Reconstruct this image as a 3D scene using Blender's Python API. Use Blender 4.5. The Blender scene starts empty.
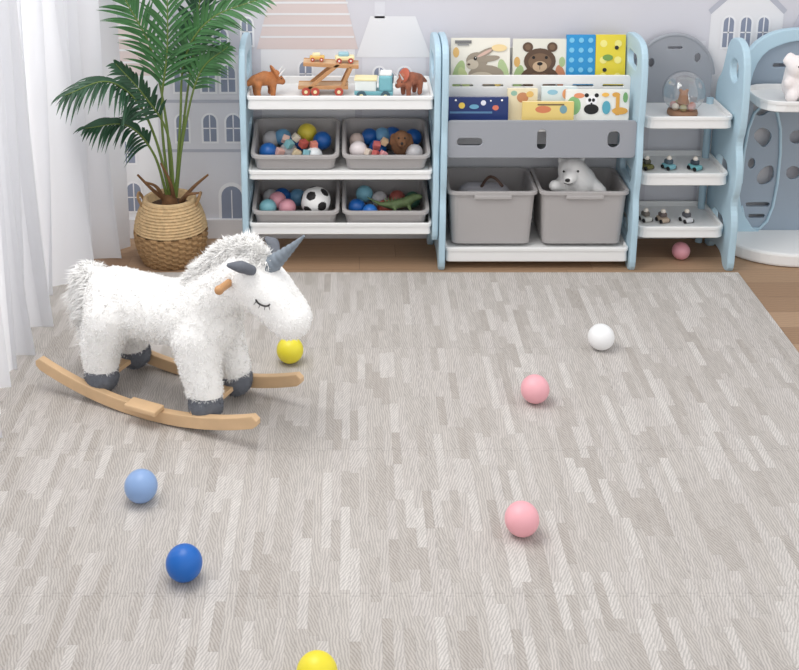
import bpy, bmesh, math, random
import numpy as np
from mathutils import Vector, Matrix, Euler
from mathutils.bvhtree import BVHTree
random.seed(7); np.random.seed(7)
scene = bpy.context.scene
try:
    scene.view_settings.view_transform = 'Standard'
    scene.view_settings.look = 'None'
except Exception: pass

# ---------------------------------------------------------------- materials
def lin(c):
    o=[]
    for v in c[:3]:
        v/=255.0
        o.append(v/12.92 if v<=0.04045 else ((v+0.055)/1.055)**2.4)
    return (*o,1.0)
MATS={}
def mat(name,rgb,rough=0.5,bump=0.0,bscale=200,var=0.0,metal=0,trans=0.0,sheen=0.0,vscale=8):
    if name in MATS: return MATS[name]
    m=bpy.data.materials.new(name); m.use_nodes=True
    nt=m.node_tree; b=nt.nodes['Principled BSDF']
    b.inputs['Base Color'].default_value=lin(rgb)
    b.inputs['Roughness'].default_value=rough
    b.inputs['Metallic'].default_value=metal
    b.inputs['Transmission Weight'].default_value=trans
    if sheen: b.inputs['Sheen Weight'].default_value=sheen
    tc=nt.nodes.new('ShaderNodeTexCoord')
    if var>0:
        n=nt.nodes.new('ShaderNodeTexNoise'); n.inputs['Scale'].default_value=vscale; n.inputs['Detail'].default_value=4
        nt.links.new(tc.outputs['Object'],n.inputs['Vector'])
        mx=nt.nodes.new('ShaderNodeMix'); mx.data_type='RGBA'
        mx.inputs[6].default_value=lin([max(0,c*(1-var)) for c in rgb]); mx.inputs[7].default_value=lin([min(255,c*(1+var)) for c in rgb])
        nt.links.new(n.outputs['Fac'],mx.inputs[0]); nt.links.new(mx.outputs[2],b.inputs['Base Color'])
    if bump>0:
        n=nt.nodes.new('ShaderNodeTexNoise'); n.inputs['Scale'].default_value=bscale
        nt.links.new(tc.outputs['Object'],n.inputs['Vector'])
        bp=nt.nodes.new('ShaderNodeBump'); bp.inputs['Strength'].default_value=bump; bp.inputs['Distance'].default_value=0.002
        nt.links.new(n.outputs['Fac'],bp.inputs['Height']); nt.links.new(bp.outputs['Normal'],b.inputs['Normal'])
    MATS[name]=m; return m

def strip_mat(name,pw,pl,across,cols,hatch,edge,seam=None,rough=0.6,hs=45,hmix=0.3,linek=0.28,seamk=0.3,streak=0.0):
    m=bpy.data.materials.new(name); m.use_nodes=True; nt=m.node_tree; b=nt.nodes['Principled BSDF']; L=nt.links.new
    b.inputs['Roughness'].default_value=rough
    def M(op,a,bb=None,c=None):
        n=nt.nodes.new('ShaderNodeMath'); n.operation=op
        for k,v in enumerate((a,bb,c)):
            if v is None: continue
            if isinstance(v,(int,float)): n.inputs[k].default_value=v
            else: L(v,n.inputs[k])
        return n.outputs[0]
    tc=nt.nodes.new('ShaderNodeTexCoord'); sp=nt.nodes.new('ShaderNodeSeparateXYZ'); L(tc.outputs['Object'],sp.inputs[0])
    X,Y=sp.outputs[0],sp.outputs[1]
    a,bl=(X,Y) if across=='X' else (Y,X)
    ai=M('DIVIDE',a,pw); i=M('FLOOR',ai)
    w1=nt.nodes.new('ShaderNodeTexWhiteNoise'); w1.noise_dimensions='1D'; L(i,w1.inputs['W'])
    bb=M('ADD',M('DIVIDE',bl,pl),M('MULTIPLY',w1.outputs['Value'],7.3)); j=M('FLOOR',bb)
    cv=nt.nodes.new('ShaderNodeCombineXYZ'); L(i,cv.inputs[0]); L(j,cv.inputs[1])
    w2=nt.nodes.new('ShaderNodeTexWhiteNoise'); w2.noise_dimensions='2D'; L(cv.outputs[0],w2.inputs['Vector'])
    rnd=w2.outputs['Value']
    cr=nt.nodes.new('ShaderNodeValToRGB'); e=cr.color_ramp.elements
    e[0].color=lin(cols[0]); e[1].color=lin(cols[-1])
    for k in range(1,len(cols)-1):
        ne=cr.color_ramp.elements.new(k/(len(cols)-1)); ne.color=lin(cols[k])
    L(rnd,cr.inputs[0]); col=cr.outputs[0]
    # grain
    vr=nt.nodes.new('ShaderNodeVectorRotate'); vr.rotation_type='Z_AXIS'; L(tc.outputs['Object'],vr.inputs['Vector'])
    ang=M('MULTIPLY',M('SUBTRACT',w2.outputs['Value'],0.5),hatch); L(ang,vr.inputs['Angle'])
    wv=nt.nodes.new('ShaderNodeTexWave'); wv.wave_type='BANDS'; wv.bands_direction='X' if across=='X' else 'Y'
    wv.inputs['Scale'].default_value=hs; wv.inputs['Distortion'].default_value=6; wv.inputs['Detail'].default_value=3; wv.inputs['Detail Scale'].default_value=0.7; wv.inputs['Detail Roughness'].default_value=0.65
    L(vr.outputs[0],wv.inputs['Vector'])
    mx=nt.nodes.new('ShaderNodeMix'); mx.data_type='RGBA'; mx.blend_type='MULTIPLY'
    gr=nt.nodes.new('ShaderNodeValToRGB'); gr.color_ramp.elements[0].color=(1-hmix,)*3+(1,); gr.color_ramp.elements[0].position=0.1; gr.color_ramp.elements[1].color=(1.0,)*3+(1,); gr.color_ramp.elements[1].position=0.75
    L(wv.outputs['Fac'],gr.inputs[0]); mx.inputs[0].default_value=1.0; L(col,mx.inputs[6]); L(gr.outputs[0],mx.inputs[7]); col=mx.outputs[2]
    if streak>0:
        mp=nt.nodes.new('ShaderNodeMapping'); mp.inputs['Scale'].default_value=(150,18,1) if across=='X' else (18,150,1); L(tc.outputs['Object'],mp.inputs[0])
        sn=nt.nodes.new('ShaderNodeTexNoise'); sn.inputs['Scale'].default_value=1; sn.inputs['Detail'].default_value=3; L(mp.outputs[0],sn.inputs['Vector'])
        sr=nt.nodes.new('ShaderNodeValToRGB'); sr.color_ramp.elements[0].position=.35; sr.color_ramp.elements[1].position=.65; sr.color_ramp.elements[0].color=(1-streak,)*3+(1,); sr.color_ramp.elements[1].color=(1+streak*.3,)*3+(1,)
        L(sn.outputs['Fac'],sr.inputs[0]); m3=nt.nodes.new('ShaderNodeMix'); m3.data_type='RGBA'; m3.blend_type='MULTIPLY'; m3.inputs[0].default_value=1
        L(col,m3.inputs[6]); L(sr.outputs[0],m3.inputs[7]); col=m3.outputs[2]
    fr=M('FRACT',ai); e1=M('LESS_THAN',fr,edge)
    fb=M('FRACT',bb); e2=M('LESS_THAN',fb,edge*pw/pl)
    ln=M('MULTIPLY',M('MAXIMUM',e1,e2),linek)
    if seam:
        ts,ox,oy=seam
        def line(p,q,off):
            wig=M('MULTIPLY',M('SIGN',M('SINE',M('MULTIPLY',q,2*math.pi/0.045))),0.005)
            pp=M('DIVIDE',M('ADD',M('SUBTRACT',p,off),wig),ts)
            d=M('ABSOLUTE',M('SUBTRACT',M('FRACT',M('ADD',pp,0.5)),0.5))
            return M('LESS_THAN',d,0.0016/ts)
        ln=M('MAXIMUM',ln,M('MULTIPLY',M('MAXIMUM',line(X,Y,ox),line(Y,X,oy)),seamk))
    m2=nt.nodes.new('ShaderNodeMix'); m2.data_type='RGBA'; L(ln,m2.inputs[0]); L(col,m2.inputs[6]); m2.inputs[7].default_value=lin([c*0.45 for c in cols[0]])
    L(m2.outputs[2],b.inputs['Base Color'])
    return m

# ---------------------------------------------------------------- mesh builder
def catmull(pts,n=8):
    pts=[Vector(p) for p in pts]; P=[pts[0]*2-pts[1]]+pts+[pts[-1]*2-pts[-2]]; out=[]
    for k in range(1,len(P)-2):
        for s in range(n):
            t=s/n; a,b,c,d=P[k-1],P[k],P[k+1],P[k+2]
            out.append(0.5*((2*b)+(c-a)*t+(2*a-5*b+4*c-d)*t*t+(3*b-a-3*c+d)*t**3))
    out.append(pts[-1]); return out
def chaikin(p,it=2):
    for _ in range(it):
        q=[]
        for k in range(len(p)):
            a=p[k]; b=p[(k+1)%len(p)]
            q.append((a[0]*.75+b[0]*.25,a[1]*.75+b[1]*.25)); q.append((a[0]*.25+b[0]*.75,a[1]*.25+b[1]*.75))
        p=q
    return p
def oval(cx,cy,rx,ry,n=24):
    return [(cx+rx*math.cos(2*math.pi*k/n),cy+ry*math.sin(2*math.pi*k/n)) for k in range(n)]
def slot(cx,cy,w,h,n=8):
    r=min(w,h)/2; o=[]
    for (sx,sy,a0) in ((1,1,0),(-1,1,90),(-1,-1,180),(1,-1,270)):
        for k in range(n+1):
            a=math.radians(a0+90*k/n); o.append((cx+sx*(w/2-r)+r*math.cos(a),cy+sy*(h/2-r)+r*math.sin(a)))
    return o
def rrect(w,h,r,cx=0,cy=0,n=5):
    o=[]
    for (sx,sy,a0) in ((1,1,0),(-1,1,90),(-1,-1,180),(1,-1,270)):
        for k in range(n+1):
            a=math.radians(a0+90*k/n); o.append((cx+sx*(w/2-r)+r*math.cos(a),cy+sy*(h/2-r)+r*math.sin(a)))
    return o
YZ=Matrix(((0,0,1,0),(1,0,0,0),(0,1,0,0),(0,0,0,1)))
XZ=Matrix(((1,0,0,0),(0,0,1,0),(0,1,0,0),(0,0,0,1)))
def T(*a): return Matrix.Translation(Vector(a))
def R(x=0,y=0,z=0): return Euler((math.radians(x),math.radians(y),math.radians(z))).to_matrix().to_4x4()

def blob(caps,vox=0.01,smooth=6):
    """caps: list of chains [(x,y,z,r),...] merged into one continuous surface"""
    vs=[];fs=[]
    def sph(c,r,sc=(1,1,1)):
        bm=bmesh.new(); bmesh.ops.create_uvsphere(bm,u_segments=20,v_segments=12,radius=r)
        o=len(vs)
        for v in bm.verts: vs.append((c[0]+v.co.x*sc[0],c[1]+v.co.y*sc[1],c[2]+v.co.z*sc[2]))
        for f in bm.faces: fs.append([o+v.index for v in f.verts])
        bm.free()
    for ch in caps:
        if len(ch)==1: sph(ch[0][:3],ch[0][3],ch[0][4] if len(ch[0])>4 else (1,1,1)); continue
        for a,b in zip(ch[:-1],ch[1:]):
            d=(Vector(a[:3])-Vector(b[:3])).length; n=max(2,int(d/(0.3*min(a[3],b[3])))+1)
            n=min(n,14)
            for k in range(n+1):
                t=k/n; sph([a[q]*(1-t)+b[q]*t for q in range(3)],a[3]*(1-t)+b[3]*t)
    me=bpy.data.meshes.new('tmp'); me.from_pydata(vs,[],fs); ob=bpy.data.objects.new('tmp',me); scene.collection.objects.link(ob)
    rm=ob.modifiers.new('r','REMESH'); rm.mode='VOXEL'; rm.voxel_size=vox
    sm=ob.modifiers.new('s','SMOOTH'); sm.iterations=smooth; sm.factor=0.5
    dg=bpy.context.evaluated_depsgraph_get(); dg.update(); ev=ob.evaluated_get(dg); m2=ev.to_mesh()
    V=[tuple(v.co) for v in m2.vertices]; F=[list(p.vertices) for p in m2.polygons]
    ev.to_mesh_clear(); bpy.data.objects.remove(ob); bpy.data.meshes.remove(me)
    return V,F

class MB:
    def __init__(s): s.v=[];s.f=[];s.m=[];s.s=[];s.mats=[]
    def mi(s,m):
        if m not in s.mats: s.mats.append(m)
        return s.mats.index(m)
    def add(s,V,F,m,smooth=False,M=None):
        o=len(s.v); flip=False
        if M is not None:
            flip=M.to_3x3().determinant()<0
            V=[tuple(M@Vector(v)) for v in V]
        s.v.extend([tuple(v) for v in V]); k=s.mi(m)
        for f in F:
            g=[o+q for q in f]
            if flip: g.reverse()
            s.f.append(g); s.m.append(k); s.s.append(smooth)
    def _bm(s,bm,m,smooth,M):
        bm.verts.index_update()
        V=[tuple(v.co) for v in bm.verts]; F=[[v.index for v in f.verts] for f in bm.faces]; bm.free(); s.add(V,F,m,smooth,M)
    def box(s,c,size,m,bev=0.0,rot=None,seg=2,smooth=False):
        bm=bmesh.new(); bmesh.ops.create_cube(bm,size=1.0)
        for v in bm.verts: v.co=Vector((v.co.x*size[0],v.co.y*size[1],v.co.z*size[2]))
        if bev>0: bmesh.ops.bevel(bm,geom=list(bm.edges),offset=bev,segments=seg,affect='EDGES',profile=0.5)
        Mx=T(*c)
        if rot is not None: Mx=Mx@rot
        s._bm(bm,m,smooth or bev>0 and seg>3,Mx)
    def sph(s,c,r,m,sc=(1,1,1),rot=None,u=28,v=16):
        bm=bmesh.new(); bmesh.ops.create_uvsphere(bm,u_segments=u,v_segments=v,radius=r)
        Mx=T(*c)
        if rot is not None: Mx=Mx@rot
        Mx=Mx@Matrix.Diagonal((*sc,1)); s._bm(bm,m,True,Mx)
    def tube(s,pts,rad,m,seg=12,caps=True,smooth=True):
        pts=[Vector(p) for p in pts]; n=len(pts)
        if isinstance(rad,(int,float)): rad=[rad]*n
        V=[];F=[];up=None
        for k,p in enumerate(pts):
            t=(pts[min(k+1,n-1)]-pts[max(k-1,0)]).normalized()
            if up is None: up=Vector((0,0,1)) if abs(t.z)<.9 else Vector((1,0,0))
            a=t.cross(up)
            if a.length<1e-6: a=t.orthogonal()
            a.normalize(); b=a.cross(t).normalized(); up=b
            for q in range(seg):
                an=2*math.pi*q/seg; V.append(p+(a*math.cos(an)+b*math.sin(an))*rad[k])
        for k in range(n-1):
            for q in range(seg):
                r2=(q+1)%seg; F.append([k*seg+q,k*seg+r2,(k+1)*seg+r2,(k+1)*seg+q])
        s.add(V,F,m,smooth)
        if caps:
            s.add(V[:seg],[list(range(seg))[::-1]],m); s.add(V[-seg:],[list(range(seg))],m)
    def cyl(s,a,b,r,m,r2=None,seg=24): s.tube([a,b],[r,r if r2 is None else r2],m,seg)
    def lathe(s,prof,m,c=(0,0,0),seg=40,smooth=True,M=None):
        V=[];F=[]
        for (r,z) in prof:
            for q in range(seg):
                a=2*math.pi*q/seg; V.append((c[0]+r*math.cos(a),c[1]+r*math.sin(a),c[2]+z))
        for k in range(len(prof)-1):
            for q in range(seg):
                r2=(q+1)%seg; F.append([k*seg+q,k*seg+r2,(k+1)*seg+r2,(k+1)*seg+q])
        s.add(V,F,m,smooth,M)
    def loft(s,rings,m,cap0=True,cap1=True,smooth=False,M=None):
        n=len(rings[0]); V=[p for r in rings for p in r]; F=[]
        for k in range(len(rings)-1):
            for q in range(n):
                r2=(q+1)%n; F.append([k*n+q,k*n+r2,(k+1)*n+r2,(k+1)*n+q])
        if cap0: F.append(list(range(n))[::-1])
        if cap1: F.append([(len(rings)-1)*n+q for q in range(n)])
        s.add(V,F,m,smooth,M)
    def panel(s,outer,m,th,holes=(),bev=0.0,M=None):
        cu=bpy.data.curves.new('c','CURVE'); cu.dimensions='2D'; cu.fill_mode='BOTH'; cu.extrude=max(th/2-bev,0.0001); cu.bevel_depth=bev; cu.bevel_resolution=1
        for pl in [outer]+list(holes):
            sp=cu.splines.new('POLY'); sp.points.add(len(pl)-1)
            for k,p in enumerate(pl): sp.points[k].co=(p[0],p[1],0,1)
            sp.use_cyclic_u=True
        ob=bpy.data.objects.new('c',cu); scene.collection.objects.link(ob)
        dg=bpy.context.evaluated_depsgraph_get(); dg.update(); me=ob.evaluated_get(dg).to_mesh()
        V=[tuple(v.co) for v in me.vertices]; F=[list(p.vertices) for p in me.polygons]
        ob.evaluated_get(dg).to_mesh_clear(); bpy.data.objects.remove(ob); bpy.data.curves.remove(cu)
        s.add(V,F,m,False,M)
    def flat(s,pts,m,M=None): s.add([(p[0],p[1],0) for p in pts],[list(range(len(pts)))],m,False,M)
    def build(s,name,loc=(0,0,0),rz=0,recalc=False):
        me=bpy.data.meshes.new(name); me.from_pydata(s.v,[],s.f)
        for m in s.mats: me.materials.append(m)
        me.polygons.foreach_set('material_index',s.m); me.polygons.foreach_set('use_smooth',s.s)
        me.update()
        ob=bpy.data.objects.new(name,me); scene.collection.objects.link(ob); ob.location=loc; ob.rotation_euler=(0,0,math.radians(rz)); return ob

# ---------------------------------------------------------------- palette
BLUE=mat('pale_blue_plastic',(178,205,219),0.45)
WHITE=mat('white_plastic',(236,236,235),0.45)
BIN=mat('grey_bin_plastic',(172,168,167),0.5)
GREY=mat('grey_panel_plastic',(154,157,164),0.5)
WOOD=mat('beech_wood',(214,180,140),0.5,var=0.08,vscale=14)
DWOOD=mat('toy_brown_wood',(188,140,96),0.5,var=0.1,vscale=20)
FUR=mat('white_plush_fur',(251,250,248),0.95,sheen=0.15)
GFUR=mat('grey_plush_fur',(104,108,116),0.95,var=0.1,vscale=60)
DARK=mat('black_thread',(28,26,28),0.6)
def col(rgb,rough=0.4):
    k='paint_%d_%d_%d'%rgb
    return mat(k,rgb,rough)
FZ=-0.012

# ---------------------------------------------------------------- room
WY=4.52
b=MB(); b.box((0.6,2.3,FZ-0.05),(5.2,5.0,0.1),strip_mat('oak_floor',0.12,0.9,'Y',[(152,122,96),(166,136,108),(176,146,118)],0.06,0.03,hs=22,hmix=0.12)); b.build('floor')
b=MB(); b.box((0.6,WY+0.05,1.19),(5.2,0.1,2.4),mat('wall_paint',(209,208,215),0.85,bump=0.1,var=0.015,vscale=2)); b.build('wall_back')
b=MB(); WP=mat('wall_paint_left',(225,225,228),0.85)
b.box((-1.35,1.1,1.19),(0.1,2.6,2.4),WP); b.box((-1.35,4.42,1.19),(0.1,0.2,2.4),WP); b.box((-1.35,3.36,2.3),(0.1,1.92,0.18),WP)
b.build('wall_left')
b=MB(); FR=mat('window_frame',(240,240,240),0.4)
for y in (2.43,3.36,4.29): b.box((-1.35,y,1.09),(0.06,0.06,2.2),FR,0.005)
for z in (0.02,2.18): b.box((-1.35,3.36,z),(0.06,1.86,0.06),FR,0.005)
b.build('window_1')
b=MB(); b.box((0.72,WY-0.008,0.03),(3.9,0.016,0.085),mat('baseboard_paint',(222,221,224),0.5),0.003); b.build('baseboard_back')
MATM=strip_mat('grey_wood_grain_foam',0.024,0.16,'X',[(181,174,167),(190,184,178),(194,188,182),(198,192,187),(209,204,199)],1.0,0.05,seam=(0.6,0.22,4.152),rough=0.8,hs=44,hmix=0.24,linek=.08,seamk=.20,streak=.11)
b=MB(); b.box((0.14,2.326,-0.006),(2.68,3.652,0.0118),MATM,0.003); b.build('foam_play_mat')

# mural
MZ=lambda a,bb:((a-350)/250.0,0.984-0.00415*bb)
def mur(bld,pts,m,layer):
    bld.flat([MZ(*p) for p in pts],m,T(0,WY-0.0008*layer,0)@XZ)
def arch(a0,a1,b0,b1):
    r=(a1-a0)/2; cx=(a0+a1)/2
    return [(a0,b1),(a1,b1)]+[(cx+r*math.cos(math.radians(t)),b0+r-r*math.sin(math.radians(t))) for t in range(0,181,20)]
b=MB()
FAC=mat('mural_facade',(228,228,231),0.9); FAC2=mat('mural_facade_grey',(218,218,224),0.9); ROOF=mat('mural_pink_roof',(214,200,198),0.9); ROOF2=mat('mural_lilac_roof',(196,196,206),0.9)
WIN=mat('mural_window',(138,146,165),0.9); WFR=mat('mural_window_frame',(236,236,239),0.9); LINE=mat('mural_line',(182,184,195),0.9)
def rect(a0,a1,b0,b1): return [(a0,b1),(a1,b1),(a1,b0),(a0,b0)]
mur(b,rect(70,158,72,228),FAC,1); mur(b,[(66,74),(160,74),(150,18),(80,18)],ROOF,2)
for k in range(1,5): mur(b,rect(72+2*k,156-2*k,72-12*k,74-12*k),FAC,3)
mur(b,rect(76,156,12,18),LINE,2)
mur(b,rect(162,246,52,228),FAC2,1); mur(b,[(158,54),(250,54),(236,8),(172,8)],ROOF2,2); mur(b,rect(160,248,98,101),LINE,2); mur(b,rect(160,248,148,151),LINE,2)
mur(b,rect(262,355,46,228),FAC,1); mur(b,[(258,48),(358,48),(345,-2),(272,-2)],ROOF,2)
for k in range(1,5): mur(b,rect(260+2*k,356-2*k,46-11*k,48-11*k),FAC,3)
mur(b,[(286,-2),(330,-2),(322,-30),(294,-30)],ROOF2,2)
mur(b,rect(362,425,54,228),FAC2,1); mur(b,[(356,56),(430,56),(414,16),(370,16)],FAC,2); mur(b,rect(374,384,2,18),FAC2,2)
mur(b,rect(432,640,60,228),FAC,1); mur(b,rect(650,700,40,228),FAC2,1)
mur(b,[(703,60),(703,8),(738,-24),(774,8),(774,60)],FAC,1); mur(b,rect(703,774,60,228),FAC,1)
mur(b,[(700,10),(738,-26),(777,10),(774,14),(738,-18),(703,14)],LINE,2)
mur(b,rect(778,860,44,228),FAC2,1); mur(b,[(775,46),(862,46),(850,12),(790,12)],ROOF2,2)
wins=[(112,127,80,104),(90,104,80,104),(118,133,140,162),(92,106,140,162),(123,137,183,212),(203,216,64,90),(222,236,64,90),(203,216,113,140),(226,240,113,140),(176,188,64,90),(176,188,113,140),(216,229,28,48),(244,254,18,44),(374,384,66,88),(398,410,66,88),(300,312,60,84),
 (716,726,17,46),(733,743,17,46),(750,760,17,46),(716,726,72,96),(750,760,72,96),(785,794,58,80)]
for w in wins:
    mur(b,arch(w[0]-2,w[1]+2,w[2]-2,w[3]+2),WFR,3); mur(b,arch(*w),WIN,4)
    mur(b,rect((w[0]+w[1])/2-.6,(w[0]+w[1])/2+.6,w[2],w[3]),WFR,5); mur(b,rect(w[0],w[1],(w[2]+w[3])/2-.5,(w[2]+w[3])/2+.7),WFR,5)
mur(b,arch(216,243,182,226),WFR,3); mur(b,arch(219,240,186,226),WIN,4); mur(b,rect(229,230,190,226),WFR,5)
b.build('wall_mural')

# ---------------------------------------------------------------- curtain
cm=bpy.data.materials.new('sheer_white_fabric'); cm.use_nodes=True; nt=cm.node_tree; nt.nodes.clear()
o=nt.nodes.new('ShaderNodeOutputMaterial'); d=nt.nodes.new('ShaderNodeBsdfDiffuse'); t=nt.nodes.new('ShaderNodeBsdfTranslucent'); mx=nt.nodes.new('ShaderNodeMixShader')
d.inputs[0].default_value=lin((240,240,242)); t.inputs[0].default_value=lin((238,239,242)); mx.inputs[0].default_value=0.42
nt.links.new(d.outputs[0],mx.inputs[1]); nt.links.new(t.outputs[0],mx.inputs[2]); nt.links.new(mx.outputs[0],o.inputs[0])
b=MB(); NT=640; NZ=26; V=[];F=[]
zt=2.25
for k in range(NT+1):
    t=k/NT; y=2.35+t*2.05
    bx=-1.10-.035*math.exp(-((t-.75)/.15)**2)+0.18*max(0,(t-0.66)/0.34)**1.4
    ph=2*math.pi*(t*19+0.5*math.sin(t*9)); ph2=2*math.pi*(t*6.3)
    for q in range(NZ+1):
        zz=q/NZ; z=FZ+0.014+zz*zt
        amp=(0.044+0.018*math.sin(t*23))*(1-0.25*zz); sway=0.024*math.sin(ph2+zz*1.5)
        flare=0.035*(1-zz)**5
        V.append((bx+amp*math.sin(ph+0.4*math.sin(zz*4+t*20))+sway*(1-zz)+flare*math.sin(ph*.5)+.25*flare,y+0.02*math.cos(ph*1.0)+0.01*math.sin(zz*5+t*30),z))
for k in range(NT):
    for q in range(NZ):
        a=k*(NZ+1)+q; F.append([a,a+NZ+1,a+NZ+2,a+1])
b.add(V,F,cm,True)
b.build('sheer_curtain')

# ---------------------------------------------------------------- basket pot + palm
PX,PY=-0.70,4.30
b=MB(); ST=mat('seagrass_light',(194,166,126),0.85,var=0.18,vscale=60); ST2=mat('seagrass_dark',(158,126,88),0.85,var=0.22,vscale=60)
rows=46; seg=96
def potr(t):
    return 0.098+0.046*math.sin(math.pi*min(1,(t*0.92+0.06)))**0.8 - 0.006*t
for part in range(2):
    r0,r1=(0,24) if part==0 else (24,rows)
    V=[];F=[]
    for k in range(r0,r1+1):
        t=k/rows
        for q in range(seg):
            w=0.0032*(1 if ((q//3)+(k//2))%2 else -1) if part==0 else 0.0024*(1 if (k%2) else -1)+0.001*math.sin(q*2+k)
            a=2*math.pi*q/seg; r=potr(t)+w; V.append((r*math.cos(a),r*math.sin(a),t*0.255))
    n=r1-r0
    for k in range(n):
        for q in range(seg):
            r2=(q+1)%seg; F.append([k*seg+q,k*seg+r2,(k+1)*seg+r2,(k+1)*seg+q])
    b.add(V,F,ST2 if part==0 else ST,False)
rt=potr(1)
b.lathe([(rt+.004,0.245),(rt+.006,0.256),(rt-.004,0.262),(rt-.012,0.256),(rt-.014,0.22),(0.0,0.22)],ST)
b.lathe([(0,0.0),(potr(0),0.0),(potr(0),0.006)],ST2)
b.lathe([(rt-.015,0.224),(0.0,0.226)],mat('potting_soil',(70,54,42),0.95,bump=1,bscale=60,var=.3,vscale=40))
for sx in (-1,1):
    b.tube(catmull([(sx*(rt+.002),-.03,.225),(sx*(rt+.02),-.025,.262),(sx*(rt+.022),0,.275),(sx*(rt+.02),.025,.262),(sx*(rt+.002),.03,.225)],5),0.006,ST2,8)
b.build('woven_basket_planter',(PX,PY,FZ+0.001))
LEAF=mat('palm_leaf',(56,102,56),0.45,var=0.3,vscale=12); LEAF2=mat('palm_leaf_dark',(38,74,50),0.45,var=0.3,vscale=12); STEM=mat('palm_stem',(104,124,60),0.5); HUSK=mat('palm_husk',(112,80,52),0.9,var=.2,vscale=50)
b=MB()
def P(u,v,y=0): return Vector(((u-350)/264.0-PX,y,1.026-0.0039*v-FZ))
def frond(path,L,n,m,t0=0.35,N=(0.1,-.85,.5),ang=48,droop=0.35,w=0.0140):
    pts=catmull(path,14); npt=len(pts)
    b.tube(pts,[0.0065*(1-0.8*k/npt) for k in range(npt)],STEM,7)
    N=Vector(N).normalized()
    for k in range(n):
        t=t0+(1-t0)*(k+0.5)/n; i=min(npt-2,int(t*(npt-1))); fr=t*(npt-1)-i
        p=pts[i].lerp(pts[i+1],fr); Tn=(pts[i+1]-pts[i]).normalized(); S=Tn.cross(N).normalized()
        u=(k+0.5)/n; l=L*(0.55+0.45*math.sin(math.pi*min(1,u*0.8+0.2)))*(1-0.35*u**3)
        for sg in (-1,1):
            A=math.radians(ang*(1-0.45*u)+random.uniform(-5,5)); dr=(Tn*math.cos(A)+S*sg*math.sin(A)+N*0.25*random.uniform(.3,1.2)).normalized()
            V=[];F=[]; ns=6; ll=l*random.uniform(.9,1.1); dd=droop*random.uniform(.7,1.3)
            wd=dr.cross(N).normalized()
            for q in range(ns+1):
                s=q/ns; c=p+dr*ll*s+Vector((0,0,-1))*ll*dd*s*s; ww=w*(math.sin(math.pi*(0.12+0.88*s)**0.8) if s<1 else 0.02)
                V+= [c-wd*ww*.5, c+N*(-0.35*ww), c+wd*ww*.5]
            for q in range(ns):
                a=q*3; F+=[[a,a+1,a+4,a+3],[a+1,a+2,a+5,a+4]]
            b.add(V,F,m,True)
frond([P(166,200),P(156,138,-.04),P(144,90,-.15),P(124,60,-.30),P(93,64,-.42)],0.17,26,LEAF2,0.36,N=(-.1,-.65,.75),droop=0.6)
frond([P(168,200),P(165,120),P(152,50,.02),P(130,5,.03),P(112,-35,.04)],0.17,24,LEAF,0.38,droop=0.25)
frond([P(172,200),P(180,120,-.02),P(188,55,-.05),P(216,14,-.09),P(268,-8,-.12)],0.16,23,LEAF,0.42,droop=0.35)
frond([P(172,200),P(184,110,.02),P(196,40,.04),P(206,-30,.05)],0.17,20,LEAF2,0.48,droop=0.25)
frond([P(165,200),P(162,110,-.03),P(172,40,-.06),P(176,-50,-.1)],0.19,22,LEAF,0.45,droop=0.25)
frond([P(170,200),P(186,120,-.03),P(204,66,-.07),P(232,40,-.1)],0.12,16,LEAF,0.52,droop=0.4)
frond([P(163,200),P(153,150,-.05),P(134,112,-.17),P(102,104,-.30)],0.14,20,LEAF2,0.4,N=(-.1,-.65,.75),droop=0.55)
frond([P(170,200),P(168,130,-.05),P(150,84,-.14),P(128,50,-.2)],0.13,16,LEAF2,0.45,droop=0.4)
for pth in ([P(163,205),P(150,190,-.03),P(136,172,-.05)],[P(176,205),P(192,186,-.03),P(207,172,-.05)],[P(160,205),P(155,185,-.05),P(146,176,-.09)],[P(178,205),P(186,192,-.06),P(198,188,-.08)],[P(170,205),P(168,180,-.04),P(160,160,-.05)]):
    pp=catmull(pth,5); b.tube(pp,[0.009*(1-.6*k/len(pp)) for k in range(len(pp))],HUSK,8)
b.cyl((0,0,.228),(0,0,.27),0.032,HUSK,0.024)
b.build('potted_palm',(PX,PY,FZ+0.002))

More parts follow.
